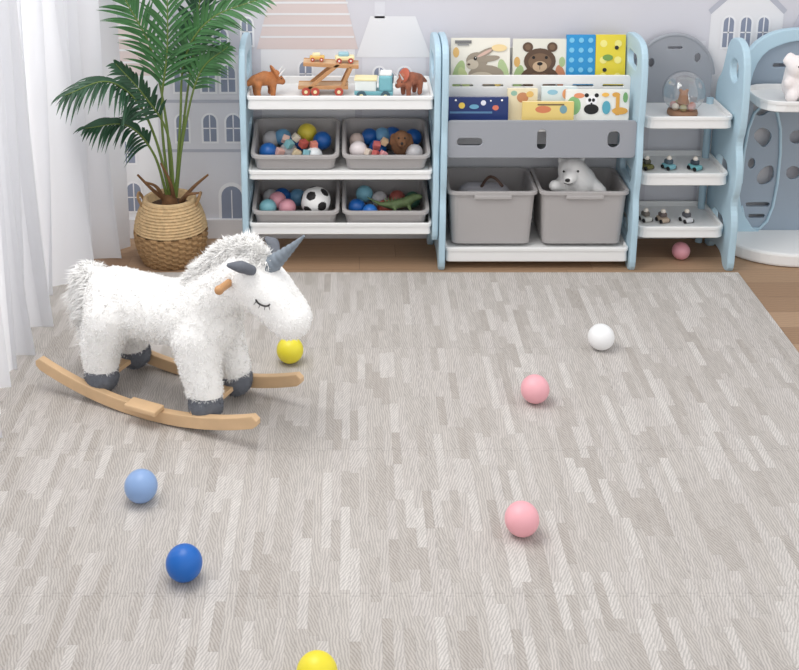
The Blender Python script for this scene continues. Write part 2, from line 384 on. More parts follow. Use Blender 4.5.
# ---------------------------------------------------------------- rocking unicorn
b=MB()
caps=[[(-.185,0,.285,.102),(-.02,0,.288,.096),(.15,0,.30,.106)],
 [(.14,0,.33,.094),(.215,0,.41,.080),(.295,0,.465,.086)],
 [(.295,0,.465,.086),(.365,0,.418,.074),(.428,0,.360,.063)],
 [(-.24,0,.33,.035),(-.275,0,.345,.042),(-.295,0,.28,.042),(-.30,0,.205,.026)]]
for sy in (-1,1):
    caps.append([(-.165,sy*.055,.26,.08),(-.185,sy*.075,.18,.064),(-.19,sy*.08,.105,.054)])
    caps.append([(.145,sy*.05,.26,.078),(.165,sy*.07,.17,.060),(.185,sy*.08,.105,.052)])
BV,BF=blob(caps,0.009,8)
b.add(BV,BF,FUR,True)
bodytree=BVHTree.FromPolygons([Vector(v) for v in BV],BF)
def furify(V,F,n,length,width,m,lenf=None,comb=None,curl=0.6):
    V=np.array(V); tri=[]
    for f in F:
        for k in range(1,len(f)-1): tri.append((f[0],f[k],f[k+1]))
    tri=np.array(tri); A,B,C=V[tri[:,0]],V[tri[:,1]],V[tri[:,2]]
    nr=np.cross(B-A,C-A); ar=np.linalg.norm(nr,axis=1); nr/=np.maximum(ar[:,None],1e-12)
    idx=np.random.choice(len(tri),n,p=ar/ar.sum()); r1=np.sqrt(np.random.rand(n,1)); r2=np.random.rand(n,1)
    p=A[idx]*(1-r1)+B[idx]*(r1*(1-r2))+C[idx]*(r1*r2); N=nr[idx]
    rd=np.random.randn(n,3); rd/=np.linalg.norm(rd,axis=1)[:,None]
    cell=np.floor(p/0.016).astype(int); key=(cell[:,0]*73856093 ^ cell[:,1]*19349663 ^ cell[:,2]*83492791)%4096
    cl=np.random.randn(4096,3); cl/=np.linalg.norm(cl,axis=1)[:,None]; rd=rd*.6+cl[key]*.5
    l=length*(0.6+0.8*np.random.rand(n,1))
    if lenf is not None: l=l*np.array([lenf(q) for q in p])[:,None]
    cb=np.tile(np.array([0,0,-0.35]),(n,1)) if comb is None else np.array([comb(q) for q in p])
    d1=N*.8+cb*.5+rd*.35*curl; d2=N*.35+cb+rd*curl
    sd=np.cross(d1,np.random.randn(n,3)); sd/=np.linalg.norm(sd,axis=1)[:,None]; sd*=width
    p0=p-N*.003; p1=p0+d1*l*.55; p2=p1+d2*l*.5
    VV=np.stack([p0-sd,p0+sd,p1-sd*.8,p1+sd*.8,p2],axis=1).reshape(-1,3)
    FF=[]
    for k in range(n):
        o=5*k; FF.append([o,o+1,o+3,o+2]); FF.append([o+2,o+3,o+4])
    b.add(VV.tolist(),FF,m,True)
def lf(q):
    x,y,z=q
    if x<-.245: return 3.4
    if x>.30 and z<.50: return 0.8
    if .1<x<.36 and z>.40+ (x-.1)*.45 and abs(y)<.05: return 1.6
    return 1.0
def cmb(q):
    x,y,z=q
    if x<-.245: return (-.35,0,-.8)
    return (-.1,0,-.3)
furify(BV,BF,80000,0.0088,0.0015,FUR,lf,cmb,1.0)
mc=blob([[(.10,0,.405,.022),(.16,0,.465,.028),(.23,0,.518,.034),(.30,0,.545,.034),(.35,-.01,.52,.022)]],0.008,4)
b.add(mc[0],mc[1],FUR,True); furify(mc[0],mc[1],12000,0.019,0.0016,FUR,None,lambda q:(-.3,-.3 if q[1]<0 else .3,-.25),1.1)
for sx,sgn in ((-.19,1),(.185,1)):
    for sy in (-1,1):
        cv=blob([[(sx,sy*.082,.094,.050),(sx+.004,sy*.084,.066,.053)]],0.008,4)
        b.add(cv[0],cv[1],GFUR,True); furify(cv[0],cv[1],3500,0.006,0.0011,GFUR,None,None,1.0)
hp=[];hr=[]
for k in range(34):
    t=k/33; hp.append((.362+.116*t,-.004,.503+.105*t+.010*t*t)); hr.append((0.025*(1-t)+0.003)*(1+0.09*math.sin(k*1.6)))
b.tube(hp,hr,mat('grey_horn_felt',(128,138,148),0.8,var=.1),16)
for sy in (-1,1):
    ev=blob([[(.345,sy*.068,.515,.015),(.325,sy*.090,.530,.018),(.295,sy*.105,.535,.008)]],0.005,3)
    b.add(ev[0],ev[1],GFUR,True); furify(ev[0],ev[1],500,0.005,0.001,GFUR)
for sy in (-1,1):
    arc=[]
    for k in range(9):
        a=math.pi*(0.05+0.9*k/8); x=.382-.024*math.cos(a)*.8; z=.432-.012*math.sin(a)+.006*math.cos(a)
        h=bodytree.ray_cast(Vector((x,sy*.3,z)),Vector((0,-sy,0)))
        if h[0] is not None: arc.append(h[0]+h[1]*.008)
    if len(arc)>3:
        b.tube(arc,0.0024,DARK,6)
        for k in (1,3,5,7):
            if k<len(arc): b.cyl(arc[k],arc[k]+Vector(((k-4)*.002,sy*.006,-.010)),0.0013,DARK,0.0006,6)
b.tube([(.280,-.135,.470),(.280,.135,.470)],0.0115,mat('handle_wood',(190,142,96),.45),16)
for sy in (-1,1): b.sph((.280,sy*.135,.470),.0135,mat('handle_wood',(190,142,96)))
RR=1.10
def za(x): return RR-math.sqrt(RR*RR-x*x)
for sy in (-1,1):
    low=[(x,za(x)) for x in np.linspace(-.378,.378,33)]; up=[(x,za(x)+.034) for x in np.linspace(.378,-.378,33)]
    out=low+[(.391,za(.378)+.012),(.391,za(.378)+.024)]+up+[(-.391,za(.378)+.024),(-.391,za(.378)+.012)]
    b.panel(out,WOOD,0.024,bev=0.003,M=T(0,sy*.13,0.003)@XZ)
    b.box((.02,sy*.155,.052),(.11,.05,.016),WOOD,.004)
    b.cyl((.02,sy*.14,.05),(.02,sy*.145,.03),.012,WOOD)
for x in (-.19,.185): b.box((x,0,za(x)+.042),(.045,.26,.016),WOOD,.003)
b.build('rocking_unicorn',(-.554,3.24,0.001),-26)

# ---------------------------------------------------------------- floor balls
def ball(x,y,rgb,r=.0435,z=0):
    bb=MB(); m=mat('ball_plastic_%d_%d_%d'%rgb,rgb,0.38)
    bb.sph((0,0,0),r,m,u=48,v=32)
    bb.lathe([(r*1.0,-.0006),(r*1.003,0),(r*1.0,.0006)],m,seg=48)
    bb.build('play_ball',(x,y,r+z))
ball(-.549,2.715,(136,166,210)); ball(-.394,2.408,(12,98,184)); ball(-.194,3.455,(230,216,54)); ball(-.069,2.058,(234,218,48))
ball(.561,3.210,(236,172,180)); ball(.432,2.576,(238,172,180)); ball(.830,3.544,(240,240,240))

# ---------------------------------------------------------------- shelf units
def ring(w,d,r,zf,zb,cy=0):
    return [(p[0],p[1]+cy,zf+(zb-zf)*((p[1]+d/2)/d)) for p in rrect(w,d,r,n=4)]
def tub(bld,c,w,d,zf,zb,m,taper=.03,th=.006,lip=.008,r=.03,floor_z=0.0,dtaper=None,thf=None):
    dt=taper if dtaper is None else dtaper
    wb,db=w-taper*2,d-dt*2; tf=th if thf is None else thf
    rg=[ring(wb-.01,db-.01,r*.8,floor_z,floor_z),ring(wb,db,r*.8,floor_z+.004,floor_z+.004),ring(w-lip*2,d-lip*2,r,zf-.014,zb-.014),ring(w,d,r,zf-.013,zb-.013),ring(w,d,r,zf-.002,zb-.002),ring(w-.004,d-.004,r,zf,zb),
        ring(w-lip*2-th*2+.004,d-lip*2-th*2+.004,r*.9,zf,zb),ring(w-lip*2-th*2,d-lip*2-th*2,r*.85,zf-.003,zb-.003),ring(wb-th*2,db-th*2,r*.7,floor_z+tf,floor_z+tf)]
    bld.loft(rg,m,M=T(*c))
def tray(bld,x0,x1,y0,y1,z0,z1,m,r=.02,inset=.02):
    tub(bld,((x0+x1)/2,(y0+y1)/2,0),x1-x0,y1-y0,z1,z1,m,taper=.003,th=.006,lip=.004,r=r,floor_z=z0,thf=(z1-z0)-inset)

b=MB(); FY=4.20
sideL=chaikin([(0,.125),(0,.22),(-.004,.40),(.012,.47),(-.004,.54),(0,.70),(.0,.80),(.02,.87),(.10,.888),(.22,.885),(.295,.86),(.305,.78),(.305,.0),(.235,.0),(.225,.07),(.16,.115),(.05,.115)],2)
holes=[slot(.155,.78,.18,.10),slot(.155,.53,.2,.05),slot(.155,.25,.2,.06)]
for x in (-.398,.325): b.panel(sideL,BLUE,.024,holes=holes,bev=.006,M=T(x,FY,FZ)@YZ)
tray(b,-.385,.312,FY+.002,FY+.30,.628,.682,WHITE,.015,.03)
tray(b,-.385,.312,FY+.002,FY+.29,.352,.390,WHITE,.015,.006)
tray(b,-.385,.312,FY+.002,FY+.29,.130,.178,WHITE,.015,.03)
b.cyl((-.385,FY+.28,.58),(.313,FY+.28,.58),.01,WHITE)
b.build('toy_storage_rack')
def storage_bin(cx,cy,z,w,d,zf,zb,tp=.02,big=False):
    bb=MB(); tub(bb,(0,0,0),w,d,zf,zb,BIN,taper=tp,th=.005,lip=.009,r=.03)
    if big: bb.box((0,-d/2+.006,zf-.022),(w*.42,.016,.018),BIN,.005,seg=3)
    return bb.build('storage_bin',(cx,cy,z))
for cx in (-.208,.137):
    storage_bin(cx,FY+.145,.386,.335,.275,.062,.128)
    storage_bin(cx,FY+.145,.151,.335,.275,.072,.115)

b=MB(); SX0,SX1=.366,1.070
sideM=chaikin([(0,0),(.0,.10),(-.004,.22),(.016,.30),(-.004,.38),(0,.50),(.012,.56),(.0,.64),(.0,.78),(.02,.868),(.08,.890),(.20,.890),(.285,.87),(.305,.80),(.305,.0),(.25,.0),(.23,.022),(.07,.022),(.05,.0)],2)
holesM=[slot(.155,.80,.16,.07),slot(.155,.36,.2,.07),slot(.155,.15,.2,.1)]
for x in (.352,1.084): b.panel(sideM,BLUE,.025,holes=holesM,bev=.006,M=T(x,FY-.01,FZ)@YZ)
tray(b,SX0,SX1,FY,FY+.30,.018,.078,WHITE,.015,.012)
w=SX1-SX0; cx=(SX0+SX1)/2
hol=[slot(-.27,-.01,.10,.034),slot(0.0,0,.038,.085),slot(.27,.0,.05,.07)]
b.panel(rrect(w,.142,.012),GREY,.012,holes=hol,bev=.002,M=T(cx,FY+.012,.513)@XZ)
b.box((cx,FY+.075,.447),(w,.12,.012),GREY,.002)
b.panel(rrect(w,.10,.010),WHITE,.010,holes=[slot(k*.115,0.012,.085,.014) for k in (-2.5,-1.5,-.5,.5,1.5,2.5)],bev=.002,M=T(cx,FY+.15,.672)@XZ)
b.box((cx,FY+.20,.63),(w,.10,.012),WHITE,.002)
b.panel(rrect(w,.16,.010),WHITE,.010,bev=.002,M=T(cx,FY+.285,.72)@XZ)
b.box((cx,FY+.082,.545),(w,.13,.010),WHITE,.002)
b.panel(rrect(w,.10,.008),WHITE,.008,bev=.002,M=T(cx,FY+.142,.58)@XZ)
b.build('book_storage_rack')
storage_bin(.366+.178,FY+.155,.079,.345,.285,.222,.222,.022,True)
storage_bin(.366+.528,FY+.155,.079,.345,.285,.222,.222,.022,True)

# -- books
def book(cx,cy,z0,w,h,rgb,decals,lean=8,rz=0):
    bb=MB(); th=.012
    bb.box((0,0,h/2),(w,th,h),mat('page_edges',(240,236,226),.8),0,rot=None)
    cv=mat('cover_%d_%d_%d'%rgb,rgb,.4)
    bb.box((0,-th/2-.001,h/2),(w+.003,.002,h+.003),cv); bb.box((0,th/2+.001,h/2),(w+.003,.002,h+.003),cv); bb.box((-w/2-.001,0,h/2),(.002,th+.003,h+.003),cv)
    for k,dc in enumerate(decals):
        kind=dc[0]; ang=dc[6] if len(dc)>6 else 0
        if kind=='e': pts=oval(dc[1]*w,dc[2]*h,dc[3],dc[4],20)
        else: pts=[(dc[1]*w+p[0],dc[2]*h+p[1]) for p in ((-dc[3],-dc[4]),(dc[3],-dc[4]),(dc[3],dc[4]),(-dc[3],dc[4]))]
        if ang:
            ox,oy=dc[1]*w,dc[2]*h; ca,sa=math.cos(math.radians(ang)),math.sin(math.radians(ang)); pts=[(ox+(p[0]-ox)*ca-(p[1]-oy)*sa,oy+(p[0]-ox)*sa+(p[1]-oy)*ca) for p in pts]
        bb.flat(pts,mat('print_%d_%d_%d'%dc[5],dc[5],.5),T(0,-th/2-.0022-.00025*(k+1),0)@XZ)
    ob=bb.build('picture_book',(cx,cy,z0)); ob.rotation_euler=(math.radians(-lean),0,math.radians(rz)); return ob
TY=FY+.225
rb=(158,146,130); rb2=(196,184,166)
book(.505,TY,.668,.225,.178,(238,234,222),
 [('e',-.38,.2,.022,.06,(176,196,140),-15),('e',-.28,.14,.018,.045,(196,208,150),20),('e',.40,.25,.02,.055,(180,200,150),12),('e',.30,.12,.02,.03,(222,196,120),0),('e',-.42,.7,.012,.02,(232,190,120),0),
  ('e',0.10,.20,.070,.040,rb),('e',.02,.14,.05,.024,rb2),('e',-.06,.52,.042,.033,rb),('e',-.14,.44,.024,.020,rb2),('e',.06,.68,.044,.013,rb,28),('e',.13,.56,.046,.012,rb,8),('e',.07,.685,.032,.006,(216,182,168),28),('e',-.09,.57,.0065,.008,(30,26,24)),('e',-.085,.585,.002,.002,(250,250,250)),('e',-.2,.44,.006,.004,(90,70,62)),('e',.32,.8,.03,.014,(240,214,160)),('r',-.3,.93,.032,.006,(120,120,120)),('r',-.3,.87,.022,.003,(150,150,150))])
br=(92,70,54); br2=(120,94,72)
book(.735,TY,.668,.205,.175,(228,226,214),[('e',-.4,.15,.02,.05,(160,184,128),-10),('e',.4,.15,.02,.05,(196,130,96),10),('e',.42,.5,.012,.02,(170,190,140)),('e',-.43,.5,.012,.02,(214,170,100)),('e',0,.14,.075,.048,br),('e',0,.10,.045,.03,br2),('e',0,.52,.062,.050,br),('e',-.23,.83,.020,.019,br),('e',.23,.83,.020,.019,br),('e',-.23,.83,.011,.011,br2),('e',.23,.83,.011,.011,br2),('e',0,.50,.045,.034,br2),('e',0,.40,.028,.021,(196,168,138)),('e',0,.46,.011,.007,(20,18,18)),('r',0,.38,.001,.008,(40,30,28)),('e',-.12,.60,.006,.006,(15,15,15)),('e',.12,.60,.006,.006,(15,15,15))])
dots=lambda c,nx,ny,r:[('e',-.5+(i+.5)/nx,(j+.5)/ny,r,r,c) for i in range(nx) for j in range(ny)]
book(.893,TY-.004,.668,.108,.192,(40,146,206),dots((120,196,232),3,5,.010))
book(1.008,TY-.004,.668,.112,.192,(232,212,64),dots((244,234,140),2,3,.014)+[('r',0,.05,.03,.006,(60,60,60)),('e',-.2,.3,.008,.008,(40,40,40)),('e',.2,.75,.008,.008,(40,40,40)),('e',-.1,.55,.02,.012,(120,160,80))])
TY=FY+.075
book(.480,TY,.552,.232,.105,(34,54,110),[('e',-.25,.7,.012,.012,(240,206,90)),('e',.1,.8,.010,.010,(230,230,240)),('e',.3,.62,.012,.010,(220,120,96)),('e',-.05,.66,.018,.009,(110,170,200)),('e',-.35,.9,.004,.004,(255,255,255)),('e',.4,.9,.004,.004,(255,255,255)),('e',.22,.88,.003,.003,(255,255,255)),('r',-.1,.45,.08,.004,(90,130,170))],4)
book(.655,TY+.03,.552,.11,.128,(236,224,190),[('e',0,.75,.022,.02,(200,140,100)),('e',-.3,.88,.012,.010,(150,190,170)),('e',.25,.85,.014,.012,(230,190,110))],4)
book(.745,TY-.02,.552,.19,.092,(232,206,128),[('e',-.1,.7,.03,.014,(214,130,90)),('e',.3,.7,.014,.016,(120,160,170)),('r',.05,.9,.05,.003,(120,100,70))],4)
book(.795,TY+.036,.552,.13,.135,(224,236,238),[('e',-.2,.85,.02,.01,(150,200,220)),('e',.2,.8,.015,.02,(240,170,120))],4)
book(.935,TY+.005,.552,.235,.130,(240,240,234),[('e',-.38,.55,.026,.036,(140,190,130)),('e',-.3,.85,.02,.010,(230,150,110)),('e',-.1,.70,.022,.020,(250,250,250)),('e',-.18,.86,.008,.008,(20,20,20)),('e',-.02,.86,.008,.008,(20,20,20)),('e',-.13,.72,.006,.007,(20,20,20)),('e',-.07,.72,.006,.007,(20,20,20)),('e',-.1,.62,.004,.003,(20,20,20)),('e',-.1,.45,.028,.020,(25,25,25)),('r',.32,.58,.007,.040,(226,170,80)),('e',.29,.88,.015,.009,(226,170,80)),('e',.36,.4,.03,.014,(226,170,80)),('e',.14,.5,.016,.026,(90,170,190)),('e',.12,.88,.014,.008,(244,190,90)),('e',.44,.8,.009,.02,(120,170,110))],4)

# -- corner unit
b=MB()
sideC=chaikin([(0,0),(0,.10),(-.006,.2),(.03,.27),(-.006,.34),(-.006,.44),(.03,.51),(-.006,.58),(-.004,.74),(.02,.86),(.10,.895),(.19,.87),(.225,.78),(.25,.72),(.30,.68),(.305,.60),(.305,0),(.25,0),(.22,.05),(.08,.05),(.055,0)],2)
b.panel(sideC,BLUE,.028,holes=[slot(.11,.77,.11,.10),slot(.16,.36,.16,.11),slot(.16,.15,.16,.08)],bev=.006,M=T(1.458,FY-.02,FZ)@YZ)
for z0,z1 in ((.548,.597),(.322,.372),(.108,.156)):
    tray(b,1.104,1.440,FY+.02,FY+.30,z0,z1,WHITE,.035,.02)
arc=[(-.150,.56)]+[(.150*-math.cos(math.radians(a)),.68+.165*math.sin(math.radians(a))) for a in range(0,181,10)]+[(.150,.56)]
b.panel(arc,GREY,.014,holes=[oval(-.09,.74,.014,.02),oval(.09,.76,.014,.02),slot(0,.80,.06,.014)],bev=.002,M=T(1.27,FY+.285,0)@XZ)
ring_o=[(.156*-math.cos(math.radians(a)),.68+.171*math.sin(math.radians(a))) for a in range(0,181,8)]
b.tube([(1.27+p[0],FY+.285,p[1]) for p in ring_o],.009,GREY,10)
b.cyl((1.12,FY+.27,FZ+.001),(1.12,FY+.27,.6),.014,BLUE); b.cyl((1.42,FY+.27,FZ+.001),(1.42,FY+.27,.6),.014,BLUE)
b.build('corner_display_shelf')

# -- right climbing style shelf
b=MB(); cx=1.745
outer=chaikin([(-.235,.0),(-.235,.30),(-.215,.36),(-.235,.42),(-.235,.62),(-.21,.80),(-.10,.89),(.10,.89),(.21,.80),(.235,.62),(.235,.42),(.215,.36),(.235,.30),(.235,.0)],2)
b.panel(outer,BLUE,.03,holes=[chaikin([(-.195,.03),(-.195,.60),(-.165,.79),(-.05,.85),(.05,.85),(.165,.79),(.195,.60),(.195,.03)],2)],bev=.005,M=T(cx,FY+.26,FZ+.001)@XZ)
inner=chaikin([(-.2,.03),(-.2,.58),(-.16,.78),(-.05,.84),(.05,.84),(.16,.78),(.2,.58),(.2,.03)],2)
hl=[chaikin([(-.16,.60),(-.10,.62),(-.07,.57),(-.12,.53),(-.15,.55)],2),chaikin([(-.15,.46),(-.11,.50),(-.06,.46),(-.09,.40),(-.12,.42)],2),oval(-.14,.34,.016,.024),chaikin([(-.10,.32),(-.05,.34),(-.04,.27),(-.09,.24),(-.12,.27)],2),slot(-.10,.165,.10,.022),slot(-.10,.115,.07,.02),
 oval(.03,.45,.03,.03),oval(.03,.3,.03,.03),oval(.1,.5,.03,.03),oval(.1,.25,.03,.03),slot(-.06,.745,.07,.02),slot(.05,.745,.07,.02)]
b.panel(inner,mat('blue_grey_panel',(150,164,178),.45),.014,holes=hl,bev=.002,M=T(cx,FY+.272,FZ)@XZ)
b.tube([(cx+p[0],FY+.262,p[1]) for p in chaikin([(-.175,.05),(-.175,.57),(-.03,.57),(-.03,.05)],2)],.006,BLUE,8)
tub(b,(cx,FY+.125,0),.43,.26,.662,.662,WHITE,taper=.004,th=.006,lip=.004,r=.09,floor_z=.62,thf=.022)
bs=[(-.26,.26)]+[(.26*-math.cos(math.radians(a)),.25-.23*math.sin(math.radians(a))) for a in range(0,181,8)]+[(.26,.26)]
b.panel(bs,WHITE,.055,bev=.01,M=T(cx,FY,FZ+.029))
b.build('climbing_toy_shelf')

# ---------------------------------------------------------------- toys on the rack
def toy(name,fn,loc,rz=0):
    bb=MB(); fn(bb); return bb.build(name,loc,rz)
def tri_dino(c1,c2,s=1.0,horn=True,flip=1):
    def f(bb):
        V,F=blob([[(-.032*s,0,.056*s,.018*s),(.0,0,.060*s,.024*s),(.026*s,0,.056*s,.019*s),(.044*s,0,.054*s,.016*s),(.058*s,0,.044*s,.010*s)],
          [(-.04*s,0,.056*s,.013*s),(-.066*s,0,.040*s,.005*s)],[(.034*s,0,.070*s,.016*s)]]+
          [[(x*s,y*s,.045*s,.013*s),(x*s*1.05,y*s,.022*s,.009*s),(x*s,y*s,.010*s,.009*s)] for x in (-.026,.022) for y in (-.015,.015)],.0035*s,3)
        bb.add(V,F,c1,True)
        bb.sph((.032*s,0,.076*s),.027*s,c2,sc=(.25,1,1),rot=R(0,-25,0))
        for y in (-.01,.01): bb.cyl((.044*s,y*s,.066*s),(.064*s,y*1.6*s,.092*s),.0038*s,WHITE,.0008,8)
        bb.cyl((.06*s,0,.050*s),(.072*s,0,.062*s),.003*s,WHITE,.0008,8)
        for y in (-.012,.012): bb.sph((.05*s,y*s,.058*s),.003*s,DARK,u=8,v=6)
    return f
TZ=.6525
toy('toy_triceratops',tri_dino(mat('toy_dino_brown',(170,108,62),.6,var=.25,vscale=60),mat('toy_dino_brown2',(190,122,72),.6),1.2),(-.322,FY+.10,TZ),20)
toy('toy_triceratops',tri_dino(mat('toy_dino_rust',(150,90,66),.6,var=.3,vscale=60),mat('toy_dino_rust2',(180,94,70),.6),1.1),(.232,FY+.12,TZ),-145)
def toycar(c1,c2,s=1.0,wheel=DARK):
    def f(bb):
        bb.box((0,0,.017*s),(.07*s,.036*s,.016*s),c1,.005*s,seg=3); bb.box((-.004*s,0,.030*s),(.038*s,.031*s,.016*s),c2,.006*s,seg=3)
        for x in (-.021,.021):
            for y in (-.018,.018): bb.cyl((x*s,(y-.003)*s,.0095*s),(x*s,(y+.003)*s,.0095*s),.0095*s,wheel,seg=16); bb.cyl((x*s,(y-.0035)*s,.0095*s),(x*s,(y+.0035)*s,.0095*s),.004*s,WHITE,seg=10)
    return f
CRM=col((236,224,176)); RED=col((180,74,60)); TEAL=col((122,180,190))
def carrier(bb):
    W=.07
    for y in (-W/2,W/2):
        bb.box((-.03,y,.032),(.19,.010,.014),DWOOD,.002)
        bb.box((-.03,y,.074),(.014,.010,.16),DWOOD,.002,rot=R(0,50,0))
        bb.box((0.0,y,.118),(.21,.010,.014),DWOOD,.002,rot=R(0,3,0))
        bb.box((.06,y,.074),(.014,.010,.085),DWOOD,.002,rot=R(0,24,0))
        for x in (-.095,-.06,.03):
            bb.cyl((x,y-.008,.0165),(x,y+.008,.0165),.0165,RED,seg=20); bb.cyl((x,y-.0095,.0165),(x,y+.0095,.0165),.007,CRM,seg=12)
    bb.box((-.03,0,.034),(.19,W,.006),WOOD,.001); bb.box((0,0,.120),(.21,W,.006),WOOD,.001,rot=R(0,3,0))
toy('toy_car_carrier',carrier,(-.072,FY+.15,TZ),0)
toy('toy_car',toycar(CRM,col((150,190,200)),1.05,RED),(-.02,FY+.15,TZ+.1225),3)
toy('toy_car',toycar(col((222,182,100)),CRM,.8,RED),(-.125,FY+.15,TZ+.1285),0)
def truck(bb):
    bb.box((0,0,.028),(.145,.06,.016),TEAL,.003); bb.box((.045,0,.066),(.052,.064,.066),TEAL,.012,seg=3); bb.box((.05,0,.078),(.048,.05,.024),col((60,70,84)),.003)
    bb.box((.045,0,.1015),(.044,.056,.01),WHITE,.003)
    bb.box((-.03,0,.056),(.08,.06,.042),col((228,234,232)),.005); bb.box((-.03,0,.08),(.085,.064,.008),CRM,.002)
    for x in (-.045,.045):
        for y in (-.031,.031): bb.cyl((x,y-.006,.019),(x,y+.006,.019),.019,col((74,100,112)),seg=20); bb.cyl((x,y-.0075,.019),(x,y+.0075,.019),.008,CRM,seg=12)
toy('toy_truck',truck,(.09,FY+.075,TZ),-4)

BL=(20,88,162); SKY=(106,160,198); YEL=(228,208,72); PNK=(220,156,168); GRY=(198,196,198)
def pile(name,balls,blocks=(),extra=None):
    bb=MB()
    for (x,y,z,r,c) in balls: bb.sph((x,y,z),r,col(c,.35))
    for (x,y,z,s,c,rt) in blocks: bb.box((x,y,z),(s,s,s),col(c,.5),.002,rot=R(*rt))
    if extra: extra(bb)
    bb.build(name)
cx=-.208; y0=FY+.145; z=.43
pile('toy_pile',[(cx-.105,y0-.05,z+.005,.035,(30,96,170)),(cx-.055,y0+.05,z+.03,.034,SKY),(cx+.04,y0+.06,z+.045,.038,YEL),(cx+.10,y0+.01,z+.03,.036,BL),(cx-.10,y0+.05,z+.02,.035,GRY),(cx+.0,y0+.05,z+.005,.036,BL),(cx-.03,y0-.02,z-.005,.036,GRY),(cx+.07,y0-.07,z-.005,.034,(222,226,228))],
 [(cx-.06,y0-.07,z+.01,.028,(222,176,166),(10,20,30)),(cx-.025,y0-.05,z+.035,.028,(130,184,190),(30,10,50)),(cx+.005,y0-.08,z+.008,.028,(220,200,164),(0,30,10)),(cx+.03,y0-.045,z+.035,.028,(190,90,80),(20,0,40)),(cx+.045,y0-.09,z+.012,.026,(120,170,180),(0,20,70)),(cx-.04,y0-.02,z+.045,.026,(230,192,178),(40,20,0)),(cx+.0,y0-.015,z+.05,.026,(230,220,200),(10,40,20)),(cx+.07,y0-.06,z+.035,.026,(216,134,116),(10,0,20))])
cx=.137
def dog(bb):
    m=mat('toy_brown_plush',(120,84,58),.9,var=.2,vscale=60); V,F=blob([[(cx+.06,y0-.02,z+.02,.04),(cx+.06,y0-.04,z+.055,.032)],[(cx+.06,y0-.07,z+.045,.018)],[(cx+.03,y0-.03,z+.06,.012),(cx+.022,y0-.035,z+.035,.010)],[(cx+.09,y0-.03,z+.06,.012),(cx+.098,y0-.035,z+.035,.010)]],.005,3)
    bb.add(V,F,m,True); bb.sph((cx+.06,y0-.088,z+.05),.006,DARK,u=10,v=8)
    for s in (-.012,.012): bb.sph((cx+.06+s,y0-.07,z+.066),.004,DARK,u=8,v=6)
pile('toy_pile',[(cx-.105,y0-.045,z+.01,.035,(236,226,226)),(cx-.06,y0+.055,z+.03,.034,BL),(cx-.01,y0+.06,z+.03,.036,SKY),(cx+.03,y0+.07,z+.03,.036,BL),(cx+.11,y0+.05,z+.03,.034,BL),(cx-.11,y0+.04,z+.02,.03,(220,200,190)),(cx+.11,y0-.05,z,.034,GRY),(cx-.03,y0+.0,z,.036,BL)],
 [(cx-.065,y0-.07,z+.008,.026,(228,212,196),(10,20,40)),(cx-.035,y0-.05,z+.03,.026,(196,104,104),(30,10,10)),(cx-.01,y0-.085,z+.006,.024,(226,160,164),(0,30,20)),(cx-.04,y0-.09,z+.012,.022,(180,80,76),(0,30,60)),(cx-.005,y0-.035,z+.04,.024,(220,190,154),(20,30,10))],dog)
cx=-.208; z=.205
pile('toy_pile',[(cx-.11,y0-.06,z+.005,.034,(130,186,196)),(cx-.06,y0+.04,z+.012,.035,BL),(cx-.035,y0-.06,z+.005,.034,PNK),(cx-.105,y0+.04,z+.01,.032,GRY),(cx-.075,y0-.02,z+.02,.034,PNK),(cx+.0,y0+.05,z+.005,.034,SKY),(cx+.10,y0+.07,z,.03,GRY)])
bb=MB(); bm=bmesh.new(); bmesh.ops.create_icosphere(bm,subdivisions=5,radius=.058); bm0=bmesh.new(); bmesh.ops.create_icosphere(bm0,subdivisions=1,radius=1); ic=[v.co.normalized() for v in bm0.verts]; bm0.free()
Q=R(20,15,30); bm.verts.index_update(); V=[tuple(v.co) for v in bm.verts]; Fw=[];Fb=[]
for f in bm.faces:
    c=(Q@f.calc_center_median()).normalized(); (Fb if max(c.dot(k) for k in ic)>.945 else Fw).append([v.index for v in f.verts])
bm.free(); bb.add(V,Fw,WHITE,True); bb.add(V,Fb,DARK,True); bb.build('soccer_ball',(cx+.075,y0-.05,z+.027))
cx=.137
def croc(bb):
    m=mat('toy_green_reptile',(80,96,60),.6,var=.4,vscale=70); V,F=blob([[(cx-.02,y0-.075,z+.025,.008),(cx+.03,y0-.07,z+.02,.018),(cx+.08,y0-.06,z+.028,.02),(cx+.11,y0-.055,z+.045,.016),(cx+.135,y0-.06,z+.05,.009)],[(cx-.02,y0-.075,z+.025,.008),(cx-.05,y0-.06,z+.035,.005),(cx-.07,y0-.05,z+.045,.003)],[(cx+.04,y0-.07,z+.02,.008),(cx+.035,y0-.10,z+.005,.006)],[(cx+.09,y0-.06,z+.02,.008),(cx+.095,y0-.095,z+.006,.006)]],.004,2)
    bb.add(V,F,m,True)
    for k in range(9): bb.cyl((cx+k*.012,y0-.068,z+.036),(cx+k*.012,y0-.068,z+.05),.005,m,.0008,6)
pile('toy_pile',[(cx-.11,y0-.05,z+.002,.034,BL),(cx-.08,y0+.05,z+.02,.034,(130,190,210)),(cx-.06,y0-.08,z-.004,.03,(40,110,190)),(cx-.02,y0+.03,z+.005,.032,GRY),(cx+.05,y0+.05,z,.034,(170,90,80)),(cx+.11,y0+.04,z,.032,(60,110,90)),(cx+.0,y0-.03,z-.005,.03,(190,96,80))],[],croc)

